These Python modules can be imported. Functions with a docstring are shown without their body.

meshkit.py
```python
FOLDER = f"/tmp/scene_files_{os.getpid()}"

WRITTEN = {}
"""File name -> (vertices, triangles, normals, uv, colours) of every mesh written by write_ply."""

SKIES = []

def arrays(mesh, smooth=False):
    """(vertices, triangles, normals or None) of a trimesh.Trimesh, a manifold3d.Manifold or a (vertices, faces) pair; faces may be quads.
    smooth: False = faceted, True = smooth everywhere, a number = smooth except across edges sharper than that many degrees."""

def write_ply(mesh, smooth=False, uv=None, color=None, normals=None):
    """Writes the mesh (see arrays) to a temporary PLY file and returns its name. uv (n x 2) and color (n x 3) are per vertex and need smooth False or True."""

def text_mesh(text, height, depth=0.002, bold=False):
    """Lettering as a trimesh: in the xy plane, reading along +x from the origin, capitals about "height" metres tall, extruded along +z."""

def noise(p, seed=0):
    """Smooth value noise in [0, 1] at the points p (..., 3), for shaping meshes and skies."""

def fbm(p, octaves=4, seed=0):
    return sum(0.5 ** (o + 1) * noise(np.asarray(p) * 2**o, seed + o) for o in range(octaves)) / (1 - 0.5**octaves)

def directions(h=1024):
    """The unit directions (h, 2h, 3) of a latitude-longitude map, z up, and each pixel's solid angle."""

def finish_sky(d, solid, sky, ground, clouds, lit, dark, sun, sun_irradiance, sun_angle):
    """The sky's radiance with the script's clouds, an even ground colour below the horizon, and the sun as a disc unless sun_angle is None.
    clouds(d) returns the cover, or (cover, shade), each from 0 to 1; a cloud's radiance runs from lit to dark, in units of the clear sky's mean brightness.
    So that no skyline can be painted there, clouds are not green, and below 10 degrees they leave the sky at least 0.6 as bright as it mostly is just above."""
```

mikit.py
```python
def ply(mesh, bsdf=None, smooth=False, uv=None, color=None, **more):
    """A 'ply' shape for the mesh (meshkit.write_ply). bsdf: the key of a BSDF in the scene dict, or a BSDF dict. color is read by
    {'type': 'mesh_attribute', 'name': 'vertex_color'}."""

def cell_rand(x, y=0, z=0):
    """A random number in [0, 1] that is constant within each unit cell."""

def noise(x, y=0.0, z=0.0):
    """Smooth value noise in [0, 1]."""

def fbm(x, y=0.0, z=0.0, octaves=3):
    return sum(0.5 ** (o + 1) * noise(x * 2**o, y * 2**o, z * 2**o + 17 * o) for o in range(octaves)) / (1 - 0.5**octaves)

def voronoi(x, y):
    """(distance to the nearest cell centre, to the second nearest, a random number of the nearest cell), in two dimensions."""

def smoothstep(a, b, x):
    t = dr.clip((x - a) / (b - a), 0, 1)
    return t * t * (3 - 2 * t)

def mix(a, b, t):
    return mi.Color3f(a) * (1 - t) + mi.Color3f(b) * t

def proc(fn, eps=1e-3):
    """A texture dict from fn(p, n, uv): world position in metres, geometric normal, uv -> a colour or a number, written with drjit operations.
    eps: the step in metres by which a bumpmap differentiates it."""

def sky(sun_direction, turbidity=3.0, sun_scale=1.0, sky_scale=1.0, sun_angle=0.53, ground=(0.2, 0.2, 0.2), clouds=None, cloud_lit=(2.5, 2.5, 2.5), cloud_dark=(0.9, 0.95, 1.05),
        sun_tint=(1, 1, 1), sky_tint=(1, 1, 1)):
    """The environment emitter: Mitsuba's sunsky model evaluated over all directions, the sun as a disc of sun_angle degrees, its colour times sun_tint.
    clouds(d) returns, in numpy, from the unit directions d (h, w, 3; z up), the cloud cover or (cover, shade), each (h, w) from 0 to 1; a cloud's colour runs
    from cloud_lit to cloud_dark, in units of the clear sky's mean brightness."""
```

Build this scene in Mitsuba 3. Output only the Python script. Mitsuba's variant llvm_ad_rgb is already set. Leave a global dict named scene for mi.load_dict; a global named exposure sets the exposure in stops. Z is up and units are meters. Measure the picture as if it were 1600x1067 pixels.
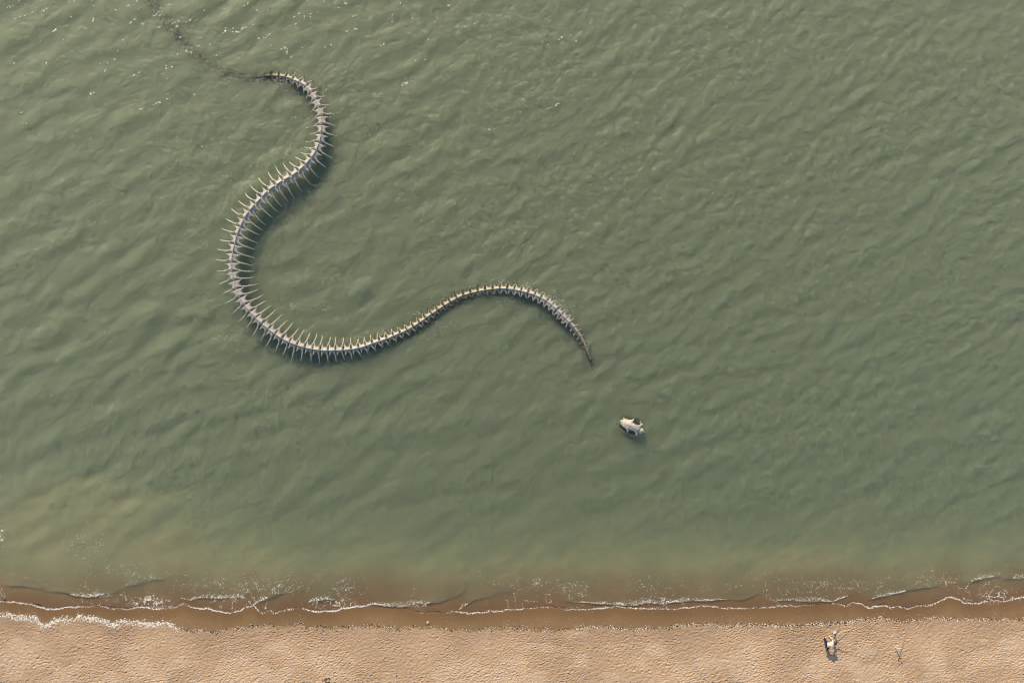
import math, random, numpy as np, trimesh, mitsuba as mi, mikit, meshkit
import manifold3d as m3
import drjit as dr
from scipy.ndimage import map_coordinates

# ------------------------------------------------------------------ camera, sky, exposure
T = mi.ScalarTransform4f
H, S = 76.8, 0.06                       # flying height in metres, metres per photograph pixel at sea level
exposure = 1.8
SUN_EL = math.radians(30)
SUN = (-0.31 * math.cos(SUN_EL), 0.95 * math.cos(SUN_EL), math.sin(SUN_EL))
scene = {
    'camera': {'type': 'perspective', 'fov': 64.0, 'to_world': T().look_at([0, 0, H], [0, 0, 0], [0, 1, 0]), 'near_clip': 1.0, 'far_clip': 4000.0},
    'sky': mikit.sky(SUN, turbidity=5),
}
labels = {}
rng = np.random.default_rng(7)
random.seed(7)


def W(px, py, z=0.0):
    """World point of height z seen at a place of the photograph."""
    k = (H - z) / H
    return np.array([(px - 800) * S * k, (533.5 - py) * S * k, z])


# ------------------------------------------------------------------ materials
def rgb(*c):
    return {'type': 'rgb', 'value': list(c)}


def mat(name, color, rough=0.6, spec=0.5, **more):
    scene[name] = {'type': 'twosided', 'bsdf': {'type': 'principled', 'base_color': color if isinstance(color, dict) else rgb(*color), 'roughness': rough, 'specular': spec, **more}}


def bone_fn(p, n, uv):
    f = mikit.fbm(p.x * 3.1, p.y * 3.1, p.z * 3.1, 3)
    g = mikit.noise(p.x * 11, p.y * 11, p.z * 11)
    clean = mikit.mix((0.42, 0.405, 0.375), (0.58, 0.565, 0.54), f) * (0.88 + 0.2 * g)
    tide = p.z + 0.30 * (f - 0.5)
    ochre = mikit.mix((0.36, 0.31, 0.20), (0.47, 0.43, 0.34), g)
    weed = mikit.mix((0.012, 0.016, 0.016), (0.035, 0.038, 0.03), g)
    c = mikit.mix(ochre, clean, mikit.smoothstep(0.08, 0.46, tide))
    return mikit.mix(weed, c, mikit.smoothstep(-0.02, 0.13, p.z + 0.10 * (f - 0.5)))


mat('bone_metal', mikit.proc(bone_fn), 0.55, 0.4)
mat('foam', (0.86, 0.87, 0.86), 0.8, 0.2)  # also colours the white flecks painted in as sun glints
mat('shell_white', (0.82, 0.81, 0.79), 0.6)
mat('weed_dark', (0.022, 0.018, 0.014), 0.6)
mat('driftwood', (0.10, 0.06, 0.03), 0.8)
mat('orange_plastic', (0.5, 0.13, 0.04), 0.5)
mat('rod_white', (0.55, 0.54, 0.53), 0.5)
mat('white_plastic', (0.78, 0.79, 0.80), 0.35)
mat('navy_fabric', (0.012, 0.014, 0.075), 0.9)
mat('trouser_navy', (0.010, 0.012, 0.07), 0.9)
mat('shirt_cream', (0.82, 0.79, 0.61), 0.9)
mat('skin', (0.45, 0.27, 0.19), 0.55)
mat('hair_black', (0.010, 0.009, 0.009), 0.5)
mat('shoe_white', (0.75, 0.74, 0.72), 0.7)
mat('carbon_black', (0.02, 0.018, 0.018), 0.4)
mat('rod_brown', (0.06, 0.035, 0.028), 0.4)
mat('rod_tan', (0.20, 0.13, 0.10), 0.4)
mat('butt_red', (0.14, 0.012, 0.022), 0.6)
mat('steel', (0.62, 0.62, 0.64), 0.35, metallic=0.6)
mat('eye_dark', (0.02, 0.02, 0.02), 0.6)
scene['sand_material'] = {'type': 'twosided', 'bsdf': {'type': 'principled', 'base_color': {'type': 'mesh_attribute', 'name': 'vertex_color'}, 'roughness': 0.75, 'specular': 0.25}}
scene['sea_medium'] = {'type': 'homogeneous', 'albedo': rgb(0.852, 0.902, 0.820), 'sigma_t': 4.0, 'phase': {'type': 'hg', 'g': 0.6}}
scene['water_surface'] = {'type': 'thindielectric', 'int_ior': 1.33}


# ------------------------------------------------------------------ traced lines of the shore (photograph pixels)
LINE_A = [(-400, 940), (0, 939), (20, 941), (44, 944), (68, 948), (84, 953), (106, 947.6), (124, 949), (158, 946), (174, 951.6), (200, 951), (230, 948), (242, 952), (264, 950), (288, 943), (300, 947), (312, 951.6), (322, 950),
          (358, 957), (378, 952), (380, 949), (396, 947), (411, 958), (423, 954), (428, 958), (448, 953), (468, 949), (492, 954), (524, 955), (540, 950), (566, 946), (586, 943), (620, 948), (660, 957), (712, 956), (738, 958),
          (756, 957), (766, 953), (772, 956), (798, 951), (830, 949), (870, 948), (884, 953), (920, 951), (930, 949), (972, 947), (1000, 951), (1054, 951), (1090, 946), (1140, 950), (1200, 948), (1257, 946), (1310, 942.5),
          (1322, 947), (1331, 942), (1345, 943), (1359, 950), (1375, 946), (1385, 945), (1392, 950), (1400, 945), (1420, 950), (1430, 947), (1455, 945), (1482, 932), (1497, 935), (1507, 941), (1527, 942), (1550, 937),
          (1567, 940), (1600, 932), (2000, 936)]
LINE_B = [(-400, 965), (0, 960), (12, 960), (32, 966), (56, 968), (70, 981), (90, 970), (120, 967), (128, 964), (152, 968), (180, 978), (192, 971), (226, 974), (268, 976), (280, 981), (300, 984), (320, 987), (340, 986),
          (384, 980), (412, 978), (440, 980), (468, 974), (496, 980), (540, 981), (570, 978), (620, 981), (650, 980), (684, 980), (708, 985), (748, 983), (790, 981), (860, 984), (900, 982), (940, 979), (988, 984), (1024, 981),
          (1050, 979), (1100, 976), (1160, 977), (1200, 977), (1242, 976), (1290, 975), (1330, 970), (1372, 966), (1417, 969), (1450, 967), (1512, 966), (1562, 969), (1600, 966), (2000, 968)]
FRONTS = [[(0, 910), (10, 913), (38, 914), (58, 917), (80, 923), (100, 923), (120, 930), (133, 932), (150, 931), (165, 926), (180, 924), (195, 915), (225, 908), (240, 904), (262, 903)],
          [(270, 942), (284, 934), (300, 938), (312, 934), (345, 934), (375, 931), (390, 927), (402, 929)],
          [(396, 946), (405, 940), (430, 928), (446, 924), (470, 921), (500, 912)],
          [(470, 945), (490, 938), (510, 936), (532, 938)],
          [(566, 946), (586, 943), (600, 946), (625, 947), (660, 942), (690, 939), (710, 931), (730, 920), (735, 917)],
          [(718, 952), (732, 942), (742, 936), (765, 931), (785, 924), (802, 923)],
          [(870, 932), (885, 939), (905, 939), (925, 942), (958, 944), (985, 946), (1010, 941), (1040, 943), (1075, 938), (1100, 938), (1130, 936), (1160, 936), (1180, 928), (1200, 920)],
          [(1200, 937), (1240, 938), (1300, 940), (1320, 932), (1338, 925)],
          [(1350, 938), (1375, 932), (1395, 928), (1420, 920), (1450, 916), (1480, 911)],
          [(1495, 911), (1520, 906), (1550, 900), (1580, 903), (1610, 901)]]
FOAMY = [[(0.42, 0.62)], [(0.12, 0.85)], [(0.0, 0.25)], [(0.2, 0.8)], [(0.05, 0.62)], [(0.0, 0.18)], [(0.12, 0.8)], [(0.1, 0.9)], [(0.1, 0.5)], [(0.2, 0.5), (0.75, 0.95)]]


def to_world(line, wig=0.0, seed=0):
    p = np.array([W(x, y)[:2] for x, y in line])
    d = np.concatenate([[0], np.cumsum(np.linalg.norm(np.diff(p, axis=0), axis=1))])
    s = np.arange(0, d[-1], 0.07)
    q = np.stack([np.interp(s, d, p[:, 0]), np.interp(s, d, p[:, 1])], -1)
    if wig:
        q[:, 1] += wig * (meshkit.fbm(np.stack([s * 1.3, 0 * s, 0 * s + seed], -1), 4, seed) - 0.5)
    return q


QA, QB = to_world(LINE_A, 0.30, 3), to_world(LINE_B, 0.35, 5)


def shore(x):
    return np.interp(x, QA[:, 0], QA[:, 1])


def swash(x):
    return np.interp(x, QB[:, 0], QB[:, 1])


def smooth01(a, b, x):
    t = np.clip((x - a) / (b - a), 0, 1)
    return t * t * (3 - 2 * t)


def spectrum(nx, ny, step, fn, seed):
    """A random periodic field of unit r.m.s. slope whose power at the wave vector (kx, ky) is fn(k, angle)."""
    r = np.random.default_rng(seed)
    kx, ky = np.meshgrid(np.fft.rfftfreq(nx, step) * 2 * np.pi, np.fft.fftfreq(ny, step) * 2 * np.pi)
    k = np.hypot(kx, ky) + 1e-9
    a = np.arctan2(ky, kx)
    amp = np.sqrt(np.maximum(fn(k, a), 0)) * (r.normal(size=k.shape) + 1j * r.normal(size=k.shape))
    amp[0, 0] = 0
    z = np.fft.irfft2(amp, s=(ny, nx))
    gy, gx = np.gradient(z, step)
    return z / math.sqrt((gx ** 2 + gy ** 2).mean())


def sample(field, step, x, y):
    return map_coordinates(field, [np.asarray(y) / step % field.shape[0], np.asarray(x) / step % field.shape[1]], order=1, mode='grid-wrap')


# ------------------------------------------------------------------ the sea floor and the beach: one sheet of sand
pock_f = spectrum(1280, 320, 0.04, lambda k, a: np.exp(-((np.log(k) - math.log(2 * np.pi / 0.20)) / 0.36) ** 2) * k ** -2 * (0.12 + np.sin(a) ** 2), 21)
pock_c = spectrum(1280, 320, 0.04, lambda k, a: np.exp(-((np.log(k) - math.log(2 * np.pi / 0.42)) / 0.5) ** 2) * k ** -2 * (0.3 + np.sin(a - 0.35) ** 2), 22)
ripple_bed = spectrum(512, 512, 0.1, lambda k, a: np.exp(-((np.log(k) - math.log(2 * np.pi / 1.6)) / 0.6) ** 2) * k ** -2 * (0.3 + np.sin(a - 0.3) ** 2), 23)


def big(x, y, scale, seed, octaves=3):
    return meshkit.fbm(np.stack([x / scale, y / scale, 0 * x + 0.37 * seed], -1), octaves, seed)


def sand_base(x, y):
    """Sand level without the pocks."""
    t = y - shore(x)                                   # metres seaward of the water's edge
    u = swash(x) - y                                   # metres landward of the upper swash line
    deep = np.interp(t, [0, 0.7, 1.5, 2.5, 3.6, 5.5, 8, 12, 20, 40], [0.0, 0.035, 0.09, 0.16, 0.25, 0.43, 0.80, 1.7, 3.0, 3.6])
    ca, sa = math.cos(0.42), math.sin(0.42)
    streak = meshkit.fbm(np.stack([(x * ca + y * sa) / 5.0, (y * ca - x * sa) / 1.3, 0 * x + 1.7], -1), 3, 9)
    deep = deep * (1 - 0.9 * (streak - 0.42) * smooth01(1.2, 3.0, t) * (1 - smooth01(9, 13, t)))
    shoal = (1 - smooth01(-36, -16, x + 0.5 * (y + 20))) * (1 - smooth01(10, 17, t + 5 * (big(x, y, 6, 4) - 0.5)))
    shoal = np.clip(shoal * (0.35 + 1.3 * streak), 0, 1)
    deep = deep * (1 - shoal) + np.minimum(deep, 0.15 + 0.016 * t) * shoal
    deep *= 1 + 0.5 * (big(x, y, 3.0, 6) - 0.5) * smooth01(1, 4, t) * (1 - smooth01(6, 9, t))
    dry = np.interp(-t, [0, 1.5, 4, 9, 20, 60, 400], [0.0, 0.075, 0.24, 0.62, 1.6, 3.4, 5.0])
    lip = 0.035 * smooth01(-0.08, 0.14, u) * (1 - smooth01(0.3, 1.6, u))
    return np.where(t > 0, -deep, dry) + lip


_dr = np.random.default_rng(91)
DENT = np.zeros((210, 2620))


def _press(x, y, a, long_, wide, depth):
    ix, iy = int((x + 52.4) / 0.04), int((y + 34.2) / 0.04)
    n = int(2.5 * long_ / 0.04) + 2
    x0, x1, y0, y1 = max(ix - n, 0), min(ix + n, 2620), max(iy - n, 0), min(iy + n, 210)
    if x1 <= x0 or y1 <= y0:
        return
    gx, gy = np.meshgrid(np.arange(x0, x1) * 0.04 - 52.4 - x, np.arange(y0, y1) * 0.04 - 34.2 - y)
    u, v = gx * math.cos(a) + gy * math.sin(a), gy * math.cos(a) - gx * math.sin(a)
    r2 = (u / long_) ** 2 + (v / wide) ** 2
    DENT[y0:y1, x0:x1] += depth * (-np.exp(-r2) + 0.45 * np.exp(-((np.sqrt(r2) - 1.5) / 0.5) ** 2))


for _ in range(46):                                   # trails of footprints, and loose prints between them
    x, y, a = _dr.uniform(-52, 52), _dr.uniform(-33.5, -27), _dr.choice([0, math.pi]) + _dr.normal(0, 0.35)
    for k in range(_dr.integers(5, 22)):
        a += _dr.normal(0, 0.07)
        x, y = x + 0.66 * math.cos(a), y + 0.66 * math.sin(a)
        off = 0.11 * (-1) ** k
        _press(x - off * math.sin(a), y + off * math.cos(a), a + _dr.normal(0, 0.15), _dr.uniform(0.13, 0.18), _dr.uniform(0.07, 0.10), _dr.uniform(0.025, 0.06))
for _ in range(1500):
    _press(_dr.uniform(-52, 52), _dr.uniform(-33.8, -26.6), _dr.normal(0, 0.6), _dr.uniform(0.10, 0.20), _dr.uniform(0.06, 0.11), _dr.uniform(0.01, 0.05))


def sand_level(x, y):
    u = swash(x) - y
    land = smooth01(-0.05, 0.5, u)
    z = sand_base(x, y)
    p = sample(pock_f, 0.04, x, y)
    calm = 0.40 + 0.95 * smooth01(0.32, 0.68, big(x, y, 3.0, 31))
    rough = 0.34 * p * calm + 0.13 * sample(pock_c, 0.04, x + 7, y)
    # trodden sand: the hollows are sharper than the humps between them
    rough = np.where(rough < 0, rough * 1.25, rough * 0.8)
    rough = rough + map_coordinates(DENT, [(np.asarray(y) + 34.2) / 0.04, (np.asarray(x) + 52.4) / 0.04], order=1, cval=0.0)
    return z + rough * land + 0.05 * sample(ripple_bed, 0.1, x, y) * smooth01(0.5, 3, y - shore(x)) * np.exp(-((y - shore(x)) / 3.0) ** 2)


def grid_mesh(xs, ys, zfn, colfn=None):
    X, Y = np.meshgrid(xs, ys)
    Z = zfn(X, Y)
    V = np.stack([X, Y, Z], -1).reshape(-1, 3)
    n, m = len(xs), len(ys)
    i = np.arange(n * m).reshape(m, n)
    a, b, c, d = i[:-1, :-1].ravel(), i[:-1, 1:].ravel(), i[1:, 1:].ravel(), i[1:, :-1].ravel()
    F = np.vstack([np.stack([a, b, c], -1), np.stack([a, c, d], -1)])
    return V, F, i, (colfn(X, Y, Z).reshape(-1, 3) if colfn else None)


def sand_color(X, Y, Z):
    u = swash(X) - Y
    t = Y - shore(X)
    n1 = big(X, Y, 2.6, 41)[..., None]
    n2 = big(X, Y, 0.35, 42)[..., None]
    pale = smooth01(0.52, 0.72, big(X, Y * 1.7, 2.2, 43, 4) + 0.10 * smooth01(1.5, 4.5, u) - 0.12 * (1 - smooth01(0.8, 2.2, u)))[..., None]
    dry = np.array([0.505, 0.374, 0.266]) * (0.80 + 0.36 * n1) * (0.90 + 0.2 * n2)
    dry = dry * (1 - 0.55 * pale) + np.array([0.62, 0.50, 0.385]) * 0.55 * pale
    damp = np.array([0.262, 0.176, 0.098])[None, None] * (0.9 + 0.2 * n1)
    wet = np.array([0.205, 0.128, 0.066])[None, None] * (0.85 + 0.3 * n1)
    bed = np.array([0.235, 0.160, 0.085])[None, None] * (0.75 + 0.5 * n1)
    land = smooth01(-0.06, 0.22, u)[..., None]
    band = smooth01(-1.5, -0.2, t)[..., None]
    moist = (1 - smooth01(0.2, 1.3, u + 0.8 * (n1[..., 0] - 0.5)))[..., None] * 0.25
    low = damp * (1 - band) + wet * band
    far = smooth01(1.5, 5.0, t)[..., None]
    bed = bed * (1 - far) + np.array([0.38, 0.325, 0.215]) * (1 + 0.4 * (n1 - 0.5) * (1 - smooth01(6, 9, t)[..., None])) * far
    low = low * (1 - smooth01(0, 2.0, t)[..., None]) + bed * smooth01(0, 2.0, t)[..., None]
    return low * (1 - land) + (dry * (1 - moist) + damp * moist) * land


outer = lambda a, b, n: np.linspace(a, b, n, endpoint=False)
sx = np.concatenate([outer(-420, -53, 24), np.arange(-53, 53, 0.05), np.linspace(53, 420, 25)])
sy = np.concatenate([outer(-420, -40, 20), outer(-40, -34, 16), np.arange(-34, -26.2, 0.038), np.arange(-26.2, -25.4, 0.06), np.arange(-25.4, -19, 0.12), np.arange(-19, -12, 0.4), np.arange(-12, 12, 1.0), np.linspace(12, 420, 30)])
V, F, _, C = grid_mesh(sx, sy, sand_level, sand_color)
scene['sand_beach'] = mikit.ply((V, F), 'sand_material', smooth=True, color=C)
labels['sand_beach'] = {'label': 'trodden tan sand beach with a wet brown swash band', 'kind': 'structure'}

# ------------------------------------------------------------------ the sea: a closed body of turbid water
NX, NY, ST = 1152, 768, 0.1


def lobe(a, deg, width):
    d = np.angle(np.exp(1j * (a - math.radians(deg))))
    d2 = np.angle(np.exp(1j * (a - math.radians(deg + 180))))
    return np.exp(-(d / width) ** 2) + np.exp(-(d2 / width) ** 2)


def band(k, lam, width):
    return np.exp(-((np.log(k) - math.log(2 * np.pi / lam)) / width) ** 2) * k ** -4.0


swell = spectrum(NX, NY, ST, lambda k, a: band(k, 2.6, 0.5) * lobe(a, 118, 0.42) * k ** 1, 31)
swell2 = spectrum(NX, NY, ST, lambda k, a: band(k, 1.5, 0.45) * lobe(a, 130, 0.60) * k ** 1, 32)
chop = spectrum(NX, NY, ST, lambda k, a: band(k, 0.9, 0.5) * (lobe(a, 122, 0.8) + 0.12) * k ** 1, 33)
fine = spectrum(NX, NY, ST, lambda k, a: band(k, 0.40, 0.45) * (lobe(a, 110, 0.9) + 0.3) * k ** 1, 34)
cross = spectrum(NX, NY, ST, lambda k, a: band(k, 0.8, 0.4) * lobe(a, 25, 0.30) * k ** 1, 35)
PF = [to_world(f, 0.16, 60 + i) for i, f in enumerate(FRONTS)]


def water_level(X, Y):
    t = Y - shore(X)
    damp = 0.10 + 0.90 * smooth01(0.5, 13, t)
    inner = (1 - smooth01(56, 110, np.abs(X))) * (1 - smooth01(42, 80, np.abs(Y)))
    right = smooth01(-12, 22, X + 0.4 * Y)
    g = 0.75 + 0.6 * big(X, Y, 9.0, 71)
    z = (0.105 - 0.055 * right) * sample(swell, ST, X, Y) + (0.060 + 0.045 * right) * sample(swell2, ST, X + 3, Y)
    z = z * g + (0.105 + 0.04 * right) * g * sample(chop, ST, X, Y + 5) + 0.29 * sample(fine, ST, X, Y)
    z = np.where(z > 0, z * 1.2, z * 0.9)
    near = smooth01(1, 6, t) * (1 - smooth01(8, 22, t))
    z = z * damp + 0.035 * near * sample(cross, ST, X, Y)
    z = z * inner * (0.74 - 0.12 * np.exp(-((X - 4) / 26) ** 2 - ((Y + 12) / 14) ** 2))
    # the little fronts that run up the beach: steep on the land side
    sel = (t > -1.0) & (t < 4.5) & (np.abs(X) < 54)
    xs_, ys_ = X[sel], Y[sel]
    add = np.zeros_like(xs_)
    for q in PF:
        order = np.argsort(q[:, 0])
        qx, qy = q[order, 0], q[order, 1]
        yy = np.interp(xs_, qx, qy, left=np.nan, right=np.nan)
        s = ys_ - yy
        end = np.minimum(smooth01(qx[0], qx[0] + 1.2, xs_), 1 - smooth01(qx[-1] - 1.2, qx[-1], xs_))
        h = np.nan_to_num(end * (0.05 + 0.14 * meshkit.noise(np.stack([xs_ * 0.9, 0 * xs_, 0 * xs_ + 5], -1), 66)) * smooth01(-0.06, 0.06, s) * np.exp(-np.maximum(s, 0) / 0.9))
        add = np.maximum(add, h)
    z[sel] += add
    return z - 0.012 * (t < 0)


wx = np.concatenate([outer(-420, -54, 30), np.arange(-54, 54, 0.1), np.linspace(54, 420, 31)])
wy = np.concatenate([outer(-34, -27, 6), np.arange(-27, -20.5, 0.055), np.arange(-20.5, 36, 0.1), np.linspace(36, 420, 36)])
V, F, I, _ = grid_mesh(wx, wy, water_level)
ring = np.concatenate([I[0, :], I[1:, -1], I[-1, -2::-1], I[-2:0:-1, 0]])
low = V[ring].copy()
low[:, 2] = -6
r = np.arange(len(ring))
r2 = (r + 1) % len(ring)
b0 = len(V)
F = np.vstack([F, np.stack([ring, b0 + r, b0 + r2], -1), np.stack([ring, b0 + r2, ring[r2]], -1), np.stack([b0 + r, 0 * r + b0 + len(r), b0 + r2], -1)])
V = np.vstack([V, low, [[0, 180, -6]]])
scene['water'] = mikit.ply((V, F), 'water_surface', smooth=40, interior={'type': 'ref', 'id': 'sea_medium'})
labels['water'] = {'label': 'murky grey green sea with low diagonal waves', 'kind': 'structure'}


def wl(x, y):
    return water_level(np.atleast_1d(np.asarray(x, float)), np.atleast_1d(np.asarray(y, float)))


# ------------------------------------------------------------------ helpers for meshes
def man(mesh):
    return m3.Manifold(m3.Mesh(np.asarray(mesh.vertices, np.float32), np.asarray(mesh.faces, np.uint32)))


def tri(m):
    k = m.to_mesh()
    return trimesh.Trimesh(k.vert_properties[:, :3], k.tri_verts, process=False)


def ball(c, r, n=12):
    return m3.Manifold.sphere(float(r), n).translate([float(v) for v in c])


def hull(*balls, n=12):
    return m3.Manifold.batch_hull([ball(c, r, n) for c, r in balls])


def union(parts):
    return m3.Manifold.batch_boolean(parts, m3.OpType.Add)


def tube(points, radii, sides=8):
    """A closed tapered tube along the points."""
    P = np.asarray(points, float)
    t = np.gradient(P, axis=0)
    t /= np.linalg.norm(t, axis=1, keepdims=True)
    up = np.array([0.013, 0.021, 1.0]) if abs(t[0, 2]) < 0.9 else np.array([1.0, 0.02, 0.0])
    u = np.cross(t, up)
    u /= np.linalg.norm(u, axis=1, keepdims=True)
    v = np.cross(t, u)
    a = np.linspace(0, 2 * np.pi, sides, endpoint=False)
    rad = np.broadcast_to(radii, len(P))
    ringv = P[:, None] + rad[:, None, None] * (np.cos(a)[None, :, None] * u[:, None] + np.sin(a)[None, :, None] * v[:, None])
    V = np.vstack([ringv.reshape(-1, 3), P[:1], P[-1:]])
    F = []
    n = len(P)
    for i in range(n - 1):
        for j in range(sides):
            k = (j + 1) % sides
            F += [[i * sides + j, i * sides + k, (i + 1) * sides + k], [i * sides + j, (i + 1) * sides + k, (i + 1) * sides + j]]
    for j in range(sides):
        k = (j + 1) % sides
        F += [[n * sides, k, j], [n * sides + 1, (n - 1) * sides + j, (n - 1) * sides + k]]
    m = trimesh.Trimesh(V, F, process=False)
    if m.volume < 0:
        m.invert()
    return m


def add(key, mesh, material, smooth=35, to_world=None):
    d = mikit.ply(tri(mesh) if isinstance(mesh, m3.Manifold) else mesh, material, smooth=smooth)
    if to_world is not None:
        d['to_world'] = T(to_world.tolist())
    scene[key] = d
    return key


def num(base, i):
    return base if i == 0 else f'{base}_{i:03d}'


def tag(key, label, category=None, group=None, kind=None):
    labels[key] = {k: v for k, v in dict(label=label, category=category, group=group, kind=kind).items() if v}


# ------------------------------------------------------------------ the serpent skeleton
SPINE = [(205, -40, -0.8), (228, -8, -0.40), (240, 10, -0.27), (262, 35, -0.20), (280, 58, -0.15), (300, 80, -0.15), (325, 100, -0.26), (345, 110, -0.18), (385, 121, -0.17), (405, 121, -0.07), (416, 119, 0.02), (428, 117.8, 0.14),
         (438.5, 118.5, .22), (450.5, 120.8, .32), (460.3, 125.3, .42), (473, 130.5, .52), (482.8, 139.5, .62), (490.3, 151.5, .76), (495.5, 163.5, .88), (500, 174.8, 1.0), (502.3, 188.3, 1.1), (501.5, 204, 1.2), (500, 217.5, 1.3),
         (495, 232, 1.4), (487, 245.3, 1.5), (476.8, 257, 1.6), (465.5, 267.5, 1.68), (452.8, 275.8, 1.75), (440, 282.5, 1.8), (428.8, 290, 1.85), (418.3, 297.5, 1.9), (408.5, 308, 1.93), (398.8, 318.5, 1.96), (389, 329, 1.98),
         (380.8, 341, 2.0), (375.5, 353, 2.0), (370.3, 365, 2.0), (367, 377.6, 2.0), (363.5, 391.8, 2.0), (361.3, 406, 1.97), (361.3, 420, 1.94), (363.5, 434.5, 1.9), (367.3, 447, 1.85), (372.5, 461, 1.8), (380, 473.5, 1.74),
         (389, 484.8, 1.68), (398.8, 496, 1.62), (410, 506.5, 1.55), (421, 515.5, 1.48), (429, 522, 1.42), (439.5, 528, 1.35), (450.8, 534, 1.28), (462, 538.5, 1.2), (474, 542.3, 1.12), (486, 545, 1.05), (498, 546.8, .98),
         (510, 547.5, .92), (521.3, 547.2, .86), (533.3, 546.8, .8), (544.5, 546, .74), (555.8, 544.5, .68), (567, 541.5, .62), (578, 538, .57), (588.5, 534, .52), (599, 530.5, .47), (610, 526.6, .43), (620, 522, .40),
         (630.5, 517.8, .37), (641, 512.5, .34), (650.8, 506.5, .32), (660.5, 500, .30), (670, 493, .28), (679, 487, .26), (689.8, 479.8, .25), (699.5, 473.5, .24), (710, 467.5, .23), (720.5, 462, .22), (731.8, 458.5, .22),
         (743.8, 455.6, .23), (756.5, 453, .25), (768.5, 451.5, .28), (780.5, 450.6, .32), (791.5, 450.7, .37), (802.3, 452, .43), (813.5, 454.3, .49), (824.8, 457, .55), (835.3, 460.3, .60), (845, 464.8, .65), (855, 470, .69),
         (863, 476.7, .71), (870.5, 484.0, .72), (877.3, 491.3, .70), (884, 497.8, .66), (890.8, 504, .61), (896.8, 511.5, .55), (902.8, 518.7, .48), (908, 526.5, .40), (911.8, 533.5, .36), (915.5, 541, .30), (918.5, 550, .22),
         (922.3, 560.5, .12), (925.3, 569.5, -.12), (928, 580, -.6), (929.5, 586, -2.0), (934, 602, -4.4), (946, 634, -4.6), (958, 649, -4.4), (963, 653, -2.2), (966, 655.5, -.9)]
lift = lambda z: z if z < 0.15 else (0.15 + (z - 0.15) * 1.1 if z < 0.5 else 0.535 + 0.50 * (z - 0.5))
SP = np.array([W(x, y, lift(z) + (0.02 if 800 < x < 910 else 0.0) * smooth01(800, 850, x) * (1 - smooth01(895, 912, x))) for x, y, z in SPINE])
arc = np.concatenate([[0], np.cumsum(np.linalg.norm(np.diff(SP, axis=0), axis=1))])


def at(s):
    return np.stack([np.interp(s, arc, SP[:, j]) for j in range(3)], -1)


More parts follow.
